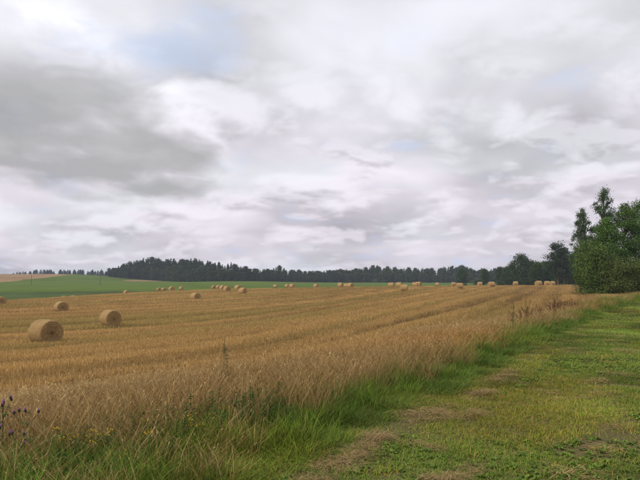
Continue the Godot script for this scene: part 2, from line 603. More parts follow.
# cut straw standing in drill rows, with chopped straw lying between
func stubble_patch(sd: int) -> Mesh:
	rng.seed = sd
	var acc := Acc.new()
	var colours := [Color(0.56, 0.37, 0.14), Color(0.48, 0.305, 0.11), Color(0.66, 0.46, 0.20), Color(0.40, 0.245, 0.086)]
	for row in 5:
		for i in 26:
			var q := Vector3(rnd(-0.6, 0.6), -0.02, (row - 2) * 0.15 + rnd(-0.03, 0.03))
			var col: Color = colours[rng.randi() % 4] * rnd(0.8, 1.2)
			var top := q + Vector3(rnd(-0.05, 0.05), rnd(0.09, 0.2), rnd(-0.05, 0.05))
			var side := lean() * 0.0045
			acc.quad(q - side, q + side, top + side, top - side, col)
	for i in 60:
		var q := Vector3(rnd(-0.6, 0.6), rnd(0.0, 0.07), rnd(-0.4, 0.4))
		var to := (lean() + Vector3.UP * rnd(-0.1, 0.3)) * rnd(0.05, 0.16)
		var side := to.cross(Vector3.UP).normalized() * 0.004
		acc.quad(q - side, q + side, q + to + side, q + to - side, colours[rng.randi() % 4] * rnd(0.8, 1.2))
	return acc.mesh()


func hay_patch(sd: int) -> Mesh:
	rng.seed = sd
	var acc := Acc.new()
	var colours := [Color(0.39, 0.26, 0.12), Color(0.48, 0.33, 0.16), Color(0.26, 0.16, 0.07), Color(0.33, 0.26, 0.085)]
	for i in 80:
		var q := lean() * 0.17 * sqrt(rng.randf()) + Vector3.UP * rnd(0, 0.1)
		var to := lean()
		var col: Color = colours[rng.randi() % 4] * rnd(0.75, 1.2)
		var l := rnd(0.08, 0.3)
		var side := to.cross(Vector3.UP) * 0.002
		var mid := q + to * l * 0.5 + Vector3.UP * rnd(0.0, 0.04)
		var end := q + to.rotated(Vector3.UP, rnd(-0.7, 0.7)) * l + Vector3.UP * rnd(-0.03, 0.02)
		acc.quad(q - side, q + side, mid + side, mid - side, col)
		acc.quad(mid - side, mid + side, end + side, end - side, col)
	return acc.mesh()


# low broad-leaved weeds pressed to the ground
func rosette(sd: int) -> Mesh:
	rng.seed = sd
	var acc := Acc.new()
	for i in 9:
		var to := lean()
		var side := to.cross(Vector3.UP)
		var l := rnd(0.05, 0.11)
		var wd := l * rnd(0.18, 0.3)
		var col := Color(0.08, 0.125, 0.022) * rnd(0.7, 1.5)
		var mid := to * l * 0.55 + Vector3.UP * rnd(0.02, 0.055)
		var end := to * l + Vector3.UP * rnd(0.0, 0.05)
		acc.tri(Vector3.ZERO, mid + side * wd, mid - side * wd, col)
		acc.tri(mid + side * wd, end, mid - side * wd, col)
	return acc.mesh()


func place(x: float, d: float, size: Vector3, turn: float, col: Color, lift := 0.0) -> Array:
	return [Transform3D(Basis(Vector3.UP, turn).scaled_local(size), on_ground(x, d, lift)), col]


# random points over the view's share of the ground between two distances
func sow(r0: float, r1: float, per_m2: float) -> Array:
	var half := deg_to_rad(36.0)
	var n := int((r1 * r1 - r0 * r0) * half * per_m2)
	var out := []
	for i in n:
		var a := rnd(-half, half)
		var r := sqrt(lerpf(r0 * r0, r1 * r1, rng.randf()))
		out.append(Vector2(r * sin(a), r * cos(a)))
	return out


func lush_reach(x: float) -> float:   # how far the uncut verge comes down towards the track
	return lerpf(-1.7, -0.85, smoothstep(-1.0, 1.5, x))


func make_grass() -> void:
	# mown track
	rng.seed = 101
	var mown := []
	for z in [[3.6, 12.0, 110.0, 0.85], [12.0, 26.0, 45.0, 1.2], [26.0, 75.0, 9.0, 2.2]]:
		for q: Vector2 in sow(z[0], z[1], z[2]):
			var s := inward(q.x, q.y)
			if s > lush_reach(q.x) + 0.75 or s < -9: continue
			var bare := smoothstep(0.1, 0.32, fine_noise.get_noise_2d(q.x * 7, q.y * 7) + 0.34 * exp(-pow((s + 2.95) / 0.3, 2)) * (1 - smoothstep(6, 10, q.y)) + 0.1 * exp(-pow((s + 4.6) / 0.35, 2)) - 0.2)
			if rng.randf() < bare * 0.93: continue
			var n := patch_noise.get_noise_2d(q.x * 9, q.y * 9)
			var m := patch_noise.get_noise_2d(q.x * 4 + 77, q.y * 4)
			var col := Color(1, 1, 1).lerp(Color(1.5, 1.05, 1.05), smoothstep(0.0, 0.45, m)) * (0.92 + 1.05 * n)
			if rng.randf() < 0.08: col = Color(2.0, 1.25, 1.4)
			var k: float = z[3] * rnd(0.75, 1.25)
			mown.append(place(q.x, q.y, Vector3(k, (0.6 + 0.5 * k) * rnd(0.4, 1.0), k), rnd(0, TAU), col, -0.008))
	var green := [Color(0.15, 0.255, 0.026), Color(0.18, 0.285, 0.032), Color(0.115, 0.215, 0.023), Color(0.235, 0.285, 0.044), Color(0.32, 0.275, 0.09)]
	spread_stuff("mown_grass", "short mown grass covering the track", "grass", [blade_patch(1, 120, 0.21, Vector2(0.015, 0.055), Vector2(0.003, 0.007), 2.2, green), blade_patch(2, 120, 0.21, Vector2(0.015, 0.045), Vector2(0.003, 0.008), 2.8, green), blade_patch(16, 70, 0.16, Vector2(0.03, 0.09), Vector2(0.003, 0.006), 1.8, green)], M.grass, mown)

	# lush uncut verge
	rng.seed = 202
	var lush := []
	for z in [[3.6, 14.0, 44.0, 1.0], [14.0, 32.0, 22.0, 1.3], [32.0, 75.0, 7.0, 2.0]]:
		for q: Vector2 in sow(z[0], z[1], z[2]):
			var s := inward(q.x, q.y)
			var low := lush_reach(q.x) + 0.3 * fine_noise.get_noise_2d(q.x * 9, q.y * 9)
			var high := 0.25 + 0.9 * patch_noise.get_noise_2d(q.x * 8, q.y * 8) + 0.4 * (1 - smoothstep(-2, 2, q.x))
			if s < low or s > high + rnd(-0.2, 0.5): continue
			var tall := smoothstep(low - 0.1, low + 0.9, s) * 0.75 + 0.3
			var n := patch_noise.get_noise_2d(q.x * 7, q.y * 7)
			var col := Color(1, 1, 1).lerp(Color(1.4, 1.1, 0.95), smoothstep(0.0, 0.4, n)) * rnd(0.7, 1.25) * (1 + 0.35 * fine_noise.get_noise_2d(q.x * 16, q.y * 16))
			var k: float = z[3] * rnd(0.8, 1.2)
			lush.append(place(q.x, q.y, Vector3(k, (0.5 + 0.5 * k) * tall * rnd(0.55, 1.3), k), rnd(0, TAU), col, -0.01))
	var deep := [Color(0.10, 0.19, 0.018), Color(0.13, 0.23, 0.023), Color(0.078, 0.15, 0.016), Color(0.17, 0.25, 0.03), Color(0.20, 0.20, 0.05)]
	spread_stuff("verge_grass", "lush green uncut grass between track and dead grass", "grass", [blade_patch(3, 130, 0.2, Vector2(0.1, 0.36), Vector2(0.0025, 0.0055), 1.3, deep), blade_patch(4, 130, 0.2, Vector2(0.08, 0.31), Vector2(0.0025, 0.006), 1.7, deep), blade_patch(17, 150, 0.2, Vector2(0.07, 0.26), Vector2(0.0025, 0.005), 1.5, deep)], M.grass, lush)

	# dead standing grass along the edge of the stubble
	rng.seed = 303
	var dead := []
	for z in [[4.5, 14.0, 26.0, 1.0], [14.0, 34.0, 14.0, 1.25], [34.0, 80.0, 5.0, 1.8]]:
		for q: Vector2 in sow(z[0], z[1], z[2]):
			var s := inward(q.x, q.y)
			if s < (-1.3 if q.x < -0.6 else -0.45) or s > 16: continue
			var w := strip_width(q.x)
			var n := patch_noise.get_noise_2d(q.x * 5, q.y * 5)
			var thin := (smoothstep(-0.45, 0.45, s + 0.7 * n) + (0.2 if q.x < -0.6 else 0.0)) * (1 - smoothstep(w * 0.25, w + 1.5, s + 2.0 * n))
			if rng.randf() > thin: continue
			var tall := lerpf(0.78, 0.22, smoothstep(0.0, w * 0.7, s)) * (1 + 0.35 * n)
			var col := Color(1, 1, 1).lerp(Color(1.08, 0.95, 0.82), smoothstep(0.0, 0.4, patch_noise.get_noise_2d(q.x * 3, q.y * 3 + 50))) * rnd(0.8, 1.15)
			var k: float = z[3] * rnd(0.85, 1.2)
			dead.append(place(q.x, q.y, Vector3(k, tall * rnd(0.8, 1.15), k), rnd(0, TAU), col, -0.01))
	spread_stuff("dead_grass", "brown dead standing grass along the stubble edge", "grass", [dead_patch(5, 95, 0.28, Vector2(0.22, 0.66), 0.0034), dead_patch(6, 95, 0.28, Vector2(0.25, 0.7), 0.003), dead_patch(7, 85, 0.26, Vector2(0.2, 0.6), 0.0036)], M.straw, dead)

	# stubble
	rng.seed = 404
	var cutstraw := []
	for z in [[8.0, 36.0, 8.0, 1.0], [36.0, 75.0, 4.0, 1.3], [75.0, 160.0, 1.1, 2.0]]:
		for q: Vector2 in sow(z[0], z[1], z[2]):
			var s := inward(q.x, q.y)
			if s < strip_width(q.x) * 0.5 or q.y > through(FAR_EDGE, q.x) - 1: continue
			var c := lane(q.x, q.y)
			var band := swath(q.x, c)
			var press := wheel(q.x, c)
			if rng.randf() < maxf(smoothstep(0.0, -0.5, band) * 0.5, press * 0.95): continue
			var g := smoothstep(0.05, 0.42, patch_noise.get_noise_2d(q.x * 0.5 + 90, c * 1.6 + 60) + 0.32 * exp(-pow((q.x + 20) / 17, 2) - pow((q.y - 52) / 12, 2)))
			var col := Color(1, 1, 1) * (0.99 + 0.48 * band) * rnd(0.92, 1.08) * (1 - 0.5 * press)
			col = col.lerp(Color(0.55, 0.72, 0.55), g * 0.45)
			var k: float = z[3] * rnd(0.85, 1.15)
			cutstraw.append(place(q.x, q.y, Vector3(k, rnd(0.75, 1.2) * (0.6 + 0.4 * k) * (1 + 0.5 * band), k), lane_turn(q.x) + rnd(-0.08, 0.08), col))
	spread_stuff("stubble", "cut straw stalks standing in rows on the field", "stubble", [stubble_patch(8), stubble_patch(9), stubble_patch(10)], M.straw, cutstraw)

	# raked hay left on the track
	rng.seed = 505
	var hay := []
	var rows := [[Vector2(-0.15, 4.85), Vector2(0.35, 5.75), Vector2(0.62, 6.35), Vector2(0.95, 6.7)], [Vector2(0.5, 6.3), Vector2(1.0, 6.15), Vector2(1.05, 5.9)], [Vector2(1.05, 7.1), Vector2(1.75, 8.0), Vector2(2.5, 9.2), Vector2(3.4, 11.2)], [Vector2(0.55, 4.9), Vector2(1.1, 5.05), Vector2(1.3, 5.3)], [Vector2(1.6, 7.3), Vector2(2.0, 7.6)]]
	for row in rows:
		for i in row.size() - 1:
			var a: Vector2 = row[i]
			var b: Vector2 = row[i + 1]
			var steps := int(a.distance_to(b) * 19)
			for k in steps:
				var t := float(k) / steps
				var wide: float = 0.045 + 0.09 * absf(patch_noise.get_noise_2d(a.x * 60 + t * 40, b.y * 30))
				var q := a.lerp(b, t) + Vector2(rng.randfn(0, wide), rng.randfn(0, wide))
				if patch_noise.get_noise_2d(q.x * 40, q.y * 40) < -0.08: continue
				hay.append(place(q.x, q.y, Vector3(1, 0.8, 1) * rnd(0.35, 0.75), rnd(0, TAU), Color(1, 1, 1) * rnd(0.7, 1.1)))
	for i in 420:
		var q := Vector2(rnd(-0.5, 9), rnd(4.4, 22))
		var s := inward(q.x, q.y)
		if s > -0.8 or s < -5 or patch_noise.get_noise_2d(q.x * 12, q.y * 12) < 0.08: continue
		hay.append(place(q.x, q.y, Vector3(1, 0.35, 1) * rnd(0.6, 1.2), rnd(0, TAU), Color(1.1, 1.1, 1.0) * rnd(0.8, 1.2)))
	spread_stuff("raked_hay", "brown dry hay raked into loose heaps on the track", "hay", [hay_patch(11), hay_patch(12)], M.straw, hay)

	# flat weeds of the track
	rng.seed = 606
	var flat := []
	for q: Vector2 in sow(4.0, 14.0, 130.0):
		var s := inward(q.x, q.y)
		if s > -1.5 or s < -7: continue
		if patch_noise.get_noise_2d(q.x * 10 + 33, q.y * 10) < -0.05: continue
		flat.append(place(q.x, q.y, Vector3.ONE * rnd(0.3, 0.75), rnd(0, TAU), Color(1.15, 1.1, 0.9) * rnd(0.7, 1.5)))
	spread_stuff("low_weeds", "low broad leaved weeds among the mown grass", "weeds", [rosette(13), rosette(14), rosette(15)], M.grass, flat)


# ---------------------------------------------------------------- single plants
func plant_leaf(acc: Acc, at: Vector3, to: Vector3, l: float, wide: float, col: Color, droop := 0.3) -> void:
	var side := to.cross(Vector3.UP).normalized() * wide
	var mid := at + to * l * 0.5 + Vector3.UP * l * 0.08
	var end := at + to * l - Vector3.UP * l * droop
	acc.tri(at, mid + side, mid - side, col)
	acc.tri(mid + side, end, mid - side, col)


func make_thistle(x: float, d: float, tall: float, sd: int, label: String) -> void:
	rng.seed = sd
	var o := base("thistle", on_ground(x, d, -0.01), rnd(0, TAU))
	tag(o, label, "thistle", "thistles in the dead grass")
	var stem := Acc.new()
	var leaves := Acc.new()
	var top := Vector3(rnd(-0.05, 0.05), tall, rnd(-0.05, 0.05))
	stem.tube([Vector3.ZERO, top * 0.5, top], [0.006, 0.005, 0.003], 5, Color(0.07, 0.09, 0.03))
	var tips := [top]
	for i in 3:
		var a := top * rnd(0.5, 0.8)
		var b := a + lean() * rnd(0.08, 0.16) + Vector3.UP * rnd(0.06, 0.16)
		stem.tube([a, b], [0.0035, 0.0025], 4, Color(0.08, 0.10, 0.035))
		tips.append(b)
	for i in 16:
		var t := rng.randf()
		plant_leaf(leaves, top * t, (lean() + Vector3.UP * 0.3).normalized(), rnd(0.07, 0.15), rnd(0.008, 0.014), Color(0.07, 0.105, 0.035) * rnd(0.7, 1.3))
	part("stem", stem.mesh(), M.grass, o).set_meta("kind", "stuff")
	part("foliage", leaves.mesh(), M.grass, o)
	for t in tips:
		var cup := Acc.new()
		cup.tube([t, t + Vector3.UP * 0.012, t + Vector3.UP * 0.026], [0.005, 0.013, 0.009], 7, Color(0.05, 0.05, 0.03))
		var f := part("flower_head", cup.mesh(), M.grass, o)
		var tuft := Acc.new()
		for k in 22:
			tuft.blade(t + Vector3.UP * 0.022, (Vector3.UP + lean() * rnd(0.1, 0.8)).normalized(), lean() * 0.2, rnd(0.02, 0.034), 0.004, Color(0.46, 0.20, 0.44) * rnd(0.7, 1.3))
		part("petals", tuft.mesh(), M.grass, f)


func make_yellow_weed(x: float, d: float, tall: float, sd: int) -> void:
	rng.seed = sd
	var o := base("yellow_weed", on_ground(x, d, -0.01), rnd(0, TAU))
	tag(o, "slender green weed with small yellow flowers at the verge", "weed", "yellow flowered weeds in the verge")
	var stem := Acc.new()
	var leaves := Acc.new()
	var flowers := Acc.new()
	for i in 4:
		var top := Vector3(rnd(-0.1, 0.1), tall * rnd(0.7, 1.0), rnd(-0.1, 0.1))
		stem.tube([Vector3(rnd(-0.02, 0.02), 0, rnd(-0.02, 0.02)), top * 0.6, top], [0.004, 0.003, 0.002], 4, Color(0.07, 0.11, 0.02))
		for k in 9:
			plant_leaf(leaves, top * rnd(0.1, 0.95), (lean() + Vector3.UP * 0.4).normalized(), rnd(0.05, 0.1), rnd(0.006, 0.011), Color(0.06, 0.12, 0.02) * rnd(0.7, 1.3))
		for k in 4:
			var q := top + Vector3(rnd(-0.035, 0.035), rnd(-0.03, 0.02), rnd(-0.035, 0.035))
			for j in 5:
				plant_leaf(flowers, q, (lean() + Vector3.UP * rnd(-0.6, 1.6)).normalized(), 0.014, 0.007, Color(0.58, 0.43, 0.03) * rnd(0.8, 1.1), 0.1)
	part("stem", stem.mesh(), M.grass, o).set_meta("kind", "stuff")
	part("foliage", leaves.mesh(), M.grass, o)
	part("flowers", flowers.mesh(), M.grass, o).set_meta("kind", "stuff")


func make_leafy_weed(called: String, x: float, d: float, tall: float, stems: int, size: float, sd: int, label: String, category: String, group: String, col: Color) -> void:
	rng.seed = sd
	var o := base(called, on_ground(x, d, -0.01), rnd(0, TAU))
	tag(o, label, category, group)
	var stem := Acc.new()
	var leaves := Acc.new()
	for i in stems:
		var foot := lean() * rnd(0, 0.05 * stems)
		var top := foot + Vector3(rnd(-0.08, 0.08), tall * rnd(0.75, 1.0), rnd(-0.08, 0.08))
		stem.tube([foot, foot.lerp(top, 0.5) + lean() * 0.01, top], [0.005, 0.004, 0.002], 4, col * 0.9)
		for k in int(26 * tall / size * 0.06) + 12:
			var t := rnd(0.05, 1.0)
			plant_leaf(leaves, foot.lerp(top, t), (lean() + Vector3.UP * rnd(0, 0.6)).normalized(), size * rnd(0.6, 1.1) * (1.15 - 0.6 * t), size * 0.22, col * rnd(0.7, 1.35))
	part("stem", stem.mesh(), M.grass, o).set_meta("kind", "stuff")
	part("foliage", leaves.mesh(), M.grass, o)


func make_dock(x: float, d: float, tall: float, sd: int) -> void:
	rng.seed = sd
	var o := base("dock_plant", on_ground(x, d, -0.01), rnd(0, TAU))
	tag(o, "dock weed with rust brown seed stalks among the dead grass", "weed", "brown dock weeds along the verge")
	var stem := Acc.new()
	var seeds := Acc.new()
	for i in 3:
		var top := Vector3(rnd(-0.28, 0.28), tall * rnd(0.5, 1.0), rnd(-0.28, 0.28))
		stem.tube([lean() * 0.03, top * 0.5, top], [0.006, 0.005, 0.003], 4, Color(0.12, 0.055, 0.03))
		for k in 90:
			var t := rnd(0.4, 1.0)
			var q := top * t + lean() * rnd(0.0, 0.11 * (1.2 - t))
			var to := (lean() + Vector3.UP * rnd(-0.5, 0.8)).normalized()
			plant_leaf(seeds, q, to, rnd(0.02, 0.035), 0.01, Color(0.125, 0.068, 0.032) * rnd(0.6, 1.5))
	part("stem", stem.mesh(), M.grass, o).set_meta("kind", "stuff")
	var s := part("seed_heads", seeds.mesh(), M.grass, o)
	s.set_meta("kind", "stuff")


func make_plants() -> void:
	make_thistle(-2.86, 5.75, 0.50, 1, "tallest purple flowered thistle standing in the dead grass")
	make_thistle(-2.62, 5.62, 0.44, 2, "purple flowered thistle beside a taller thistle in dead grass")
	make_thistle(-2.45, 5.35, 0.30, 3, "short purple flowered thistle low in the green verge")
	make_thistle(-2.75, 5.45, 0.27, 4, "short purple flowered thistle low beside the dead grass")
	rng.seed = 707
	var spots := []
	for i in 15: spots.append(Vector2(rnd(-2.3, -0.7), 0))
	for i in 11: make_yellow_weed(spots[i].x, through(EDGE, spots[i].x) + lerpf(-0.95, 0.25, fmod(i * 0.37, 1.0)), 0.25 + 0.03 * (i % 5), 720 + i)
	var nettle := "dark green leafy weed clump rising from the verge before dead grass"
	var k := 0
	for q in [[-1.35, 6.15, 0.45], [-1.1, 6.35, 0.5], [-0.88, 6.45, 0.52], [-0.7, 6.75, 0.5], [-1.6, 5.95, 0.4], [-0.55, 6.5, 0.42], [-1.9, 5.85, 0.36], [-0.95, 6.1, 0.4], [-1.2, 5.75, 0.33], [-1.75, 5.5, 0.3], [-2.1, 5.45, 0.3], [-0.4, 6.9, 0.36], [-1.45, 5.4, 0.28], [-2.4, 5.2, 0.25]]:
		make_leafy_weed("nettle", q[0], q[1], q[2], 7, 0.07, 740 + k, nettle, "weed", "leafy weeds in the verge", Color(0.04, 0.085, 0.014))
		k += 1
	make_leafy_weed("tall_weed", 5.15, 17.0, 1.0, 2, 0.09, 760, "single tall green weed sticking out of the dead grass beside the dock weeds", "weed", "", Color(0.075, 0.10, 0.03))
	make_leafy_weed("tall_weed", -1.25, 8.4, 0.85, 2, 0.07, 761, "tall thin weed rising from dead grass behind the leafy clump", "weed", "", Color(0.07, 0.095, 0.03))
	make_leafy_weed("tall_weed", 2.3, 11.6, 0.7, 1, 0.08, 762, "lone low green weed in the dead grass along the narrow strip", "weed", "", Color(0.075, 0.10, 0.03))
	rng.seed = 808
	for i in 48:
		var x := rnd(5.6, 13.5)
		make_dock(x, through(EDGE, x) + rnd(0.4, 2.6), 0.38 + 0.42 * fmod(i * 0.31, 1.0), 810 + i)
		rng.seed = 900 + i


# ---------------------------------------------------------------- bales
const BALE_R := 0.65
const BALE_L := 1.2
var bale_shapes := []


func bale_shape(sd: int) -> Dictionary:
	rng.seed = sd
	var wob := noise(0.9, 3, sd)
	var fuzz := noise(7.0, 3, sd + 50)
	var out := {}
	# the wound side: rounded shoulders, slightly sagging, ribbed by the wrapping
	var side := Acc.new()
	var around := 72
	var across := 22
	for i in across + 1:
		var t := float(i) / across * 2 - 1
		var shoulder := 1 - 0.075 * pow(absf(t), 14)
		for k in around + 1:
			var a := TAU * (k % around) / around
			var dir := Vector3(0, cos(a), sin(a))
			var r: float = BALE_R * shoulder * (1 + 0.012 * wob.get_noise_3d(t, dir.y * 1.3, dir.z * 1.3) + 0.011 * fuzz.get_noise_2d(t * 1.2, a * 0.4) + 0.012 * fuzz.get_noise_3d(t * 3, dir.y * 2, dir.z * 2))
			var q := dir * r + Vector3.RIGHT * t * BALE_L * 0.5
			q.y = maxf(q.y, -BALE_R * 0.955)   # sits flat
			side.p.append(q)
			side.n.append(dir)
			side.u.append(Vector2(t * 2.2, 4.0 * k / around * 0.35))
			var g := 1 + 0.2 * fuzz.get_noise_2d(t * 2.5, a * 0.3) + 0.12 * wob.get_noise_3d(t * 2, dir.y * 2, dir.z * 2)
			side.c.append(Color(0.57, 0.395, 0.19) * g)
	for i in across:
		for k in around:
			var q := i * (around + 1) + k
			side.ix.append_array([q, q + around + 1, q + 1, q + 1, q + around + 1, q + around + 2])
	side.n = soft_normals(side.p, side.ix, side.n)
	out.side = side.mesh()
	# the ends: straw wound in a loose spiral, raised and sunken
	out.ends = []
	for e in [-1.0, 1.0]:
		var face := Acc.new()
		var rings := 26
		for i in rings + 1:
			var f := float(i) / rings
			for k in around + 1:
				var a := TAU * (k % around) / around
				var coil := sin((f * 7.0 + float(k % around) / around) * TAU)
				var dent := 0.02 * coil + 0.055 * fuzz.get_noise_2d(f * 2.4 + e * 30, a * 0.55) + 0.02 * wob.get_noise_3d(f * 3 * cos(a), f * 3 * sin(a), e * 9)
				var r := BALE_R * 0.93 * f
				dent *= 1 - smoothstep(0.85, 1.0, f)
				var q := Vector3(e * (BALE_L * 0.5 - 0.015 + dent * 0.9 + 0.012 * f * f * f), cos(a) * r, sin(a) * r)
				q.y = maxf(q.y, -BALE_R * 0.953)
				face.p.append(q)
				face.n.append(Vector3.RIGHT * e)
				face.u.append(Vector2(f * 3.0, 3.0 * k / around))
				var g := 1 + 0.30 * fuzz.get_noise_2d(f * 3.2 + 9, a * 0.5 + e) + 0.2 * wob.get_noise_3d(f * 2.5 * cos(a), f * 2.5 * sin(a), e * 4)
				face.c.append(Color(0.57, 0.395, 0.19) * g)
		for i in rings:
			for k in around:
				var q := i * (around + 1) + k
				face.ix.append_array([q, q + 1, q + around + 1, q + 1, q + around + 2, q + around + 1] if e > 0 else [q, q + around + 1, q + 1, q + 1, q + around + 1, q + around + 2])
		face.n = soft_normals(face.p, face.ix, face.n)
		out.ends.append(face.mesh())
	# loose ends of straw
	var bits := Acc.new()
	for i in 900:
		var e: float = [-1.0, 1.0][i % 2]
		var a := rnd(0, TAU)
		var r := BALE_R * sqrt(rng.randf()) * 0.97
		var q := Vector3(e * (BALE_L * 0.5 - 0.04), cos(a) * r, sin(a) * r)
		var to := Vector3(e * rnd(0.1, 1.0), -sin(a) + rnd(-0.5, 0.5), cos(a) + rnd(-0.5, 0.5)) * rnd(0.03, 0.1)
		if i > 760:
			q = Vector3(rnd(-0.58, 0.58), cos(a) * BALE_R, sin(a) * BALE_R) * Vector3(1, 0.985, 0.985)
			to = Vector3(rnd(-0.3, 0.3), -sin(a), cos(a)) * rnd(0.05, 0.13) + Vector3(0, cos(a), sin(a)) * rnd(0.0, 0.035)
		if q.y < -BALE_R * 0.9: continue
		var s := to.cross(Vector3(rnd(-1, 1), rnd(-1, 1), rnd(-1, 1))).normalized() * 0.0035
		bits.quad(q - s, q + s, q + to + s * 0.6, q + to - s * 0.6, Color(0.50, 0.35, 0.17) * rnd(0.6, 1.25))
	out.bits = bits.mesh()
	return out


func soft_normals(p: PackedVector3Array, ix: PackedInt32Array, guess: PackedVector3Array) -> PackedVector3Array:
	var sums := {}
	for i in range(0, ix.size(), 3):
		var m := (p[ix[i + 2]] - p[ix[i]]).cross(p[ix[i + 1]] - p[ix[i]])
		if m.dot(guess[ix[i]] + guess[ix[i + 1]] + guess[ix[i + 2]]) < 0: m = -m
		for k in 3:
			var key := p[ix[i + k]].snappedf(0.0005)
			sums[key] = sums.get(key, Vector3.ZERO) + m
	var out := PackedVector3Array()
	for i in p.size():
		var m: Vector3 = sums.get(p[i].snappedf(0.0005), guess[i])
		out.append(m.normalized() if m.length() > 1e-9 else guess[i])
	return out


func make_bale(x: float, d: float, turn_deg: float, kind: int, label: String, group: String) -> void:
	var b: Dictionary = bale_shapes[kind % bale_shapes.size()]
	var o := base("straw_bale", on_ground(x, d, 0.0), deg_to_rad(turn_deg))
	tag(o, label, "straw bale", group)
	var lift := Vector3(0, BALE_R * 0.94, 0)
	o.scale = Vector3(rnd(0.94, 1.05), rnd(0.93, 1.02), rnd(0.98, 1.05))
	part("wrapped_side", b.side, M.bale, o).position = lift
	for e in b.ends: part("end_face", e, M.bale, o).position = lift
	var loose := part("loose_straw", b.bits, M.straw, o)
	loose.position = lift
	loose.set_meta("kind", "stuff")


func make_bales() -> void:
	for i in 4: bale_shapes.append(bale_shape(1000 + i * 7))
	# the axis turns: 0 lies along x, positive swings the right-hand end towards the track
	make_bale(-13.61, 31.4, -38, 0, "round straw bale closest to the strip of dead grass, coiled brown end showing", "")
	make_bale(-15.72, 47.4, -46, 1, "round straw bale in the greenish patch, brown end towards the track", "")
	make_bale(-28.38, 69.2, -50, 2, "round straw bale alone between the greenish patch and the dark green strip", "")
	make_bale(-45.4, 89.7, -48, 3, "round straw bale farthest along the low side of the stubble", "")
	make_bale(-19.2, 97.3, -47, 0, "round straw bale standing alone before the clusters near the green crop", "")
	var many := "round straw bales scattered across the stubble"
	var pair := "round straw bale nearly touching its neighbour at the far stubble edge"
	var lone := "pale round straw bale standing by itself far out on the stubble"
	var dip := "pale round straw bale half hidden in the hollow behind the stubble edge"
	var group := "round straw bale in the loose cluster of four before the green crop"
	var k := 0
	for q in [[-50.9, 199.0, -60, pair], [-49.8, 200.8, -50, pair], [-36.7, 155.9, -55, lone], [-46.9, 213.0, -40, lone], [-36.6, 216.9, -60, pair], [-34.7, 215.0, -50, pair],
			[-19.7, 133.4, -52, group], [-18.8, 144.1, -45, group], [-14.4, 117.5, -40, group], [-23.2, 150.2, -50, group], [-15.4, 217.0, -20, lone], [-11.5, 219.6, -40, pair], [-8.0, 179.7, -35, pair],
			[-1.3, 200.0, -40, lone], [5.36, 164.2, -35, lone], [8.1, 196.9, -30, pair], [7.33, 151.0, -50, lone], [16.2, 143.2, -20, lone], [18.5, 147.1, -30, pair], [15.46, 115.6, -12, pair],
			[22.75, 150.4, -20, pair], [24.2, 154.5, -40, pair], [37.9, 203.6, -15, lone], [43.4, 205.1, 10, lone], [27.07, 122.3, 8, lone], [50.0, 197.0, 10, lone], [36.9, 135.6, 14, lone],
			[57.8, 186.1, 5, lone], [49.9, 143.8, 24, lone], [63.8, 177.0, 10, pair], [66.6, 180.5, 25, pair], [-60.9, 150.0, -50, dip], [-59.9, 153.0, -40, dip], [-51.0, 166.0, -50, dip]]:
		make_bale(q[0], q[1], q[2], k, q[3], many)
		k += 1


# ---------------------------------------------------------------- trees
func leaf_card(acc: Acc, at: Vector3, size: float, col: Color) -> void:
	var a := Vector3(rng.randfn(), rng.randfn(), rng.randfn()).normalized()
	var b := a.cross(Vector3(rng.randfn(), rng.randfn(), rng.randfn())).normalized()
	a *= size * rnd(0.6, 1.1)
	b *= size * rnd(0.35, 0.6)
	acc.tri(at - a, at + b, at + a, col)
	acc.tri(at - a, at + a, at - b, col)


# a broad-leaved tree or pine: trunk, limbs out to clumps of leaves
func leafy(sd: int, h: float, r: float, low: float, clumps: int, leaves: int, leaf: float, col: Color, bark: Color, shape := 0.7, loose := 0.27, top_thin := 0.0) -> Dictionary:
	rng.seed = sd
	var trunk := Acc.new()
	var crown := Acc.new()
	var sway := lean() * h * 0.02
	var line := func(t: float) -> Vector3: return Vector3(0, h * t, 0) + sway * sin(t * 5.0)
	trunk.tube([Vector3(0, -0.02 * h, 0), line.call(0.25), line.call(0.55), line.call(0.95)], [0.016 * h, 0.012 * h, 0.008 * h, 0.001 * h], 7, bark)
	for i in clumps:
		var t := pow((i + rng.randf()) / clumps, 0.9)
		var y := lerpf(low, 0.97, t)
		var wide := r * pow(sin(PI * lerpf(0.16, 0.985, t)), shape) * (1 - 0.25 * rng.randf())
		var q: Vector3 = line.call(y) + lean() * wide * sqrt(lerpf(0.12, 1.0, rng.randf()))
		q.y += rnd(-0.03, 0.03) * h
		var from: Vector3 = line.call(maxf(y - rnd(0.06, 0.16), 0.05))
		trunk.tube([from, from.lerp(q, 0.55) + Vector3.UP * 0.01 * h, q], [0.0045 * h, 0.003 * h, 0.0012 * h], 4, bark)
		var size := r * loose * rnd(0.7, 1.35) * (1 - top_thin * t * 0.5)
		var tone := col * rnd(0.72, 1.3)
		var n := int(leaves / clumps * rnd(0.6, 1.4) * (1 - top_thin * t * t))
		for k in n:
			var o := Vector3(rng.randfn(), rng.randfn() * 0.75, rng.randfn()) * size * 0.55
			leaf_card(crown, q + o, leaf * rnd(0.5, 1.4), tone * rnd(0.7, 1.35))
	return {"trunk": trunk.mesh(), "crown": crown.mesh(), "h": h}


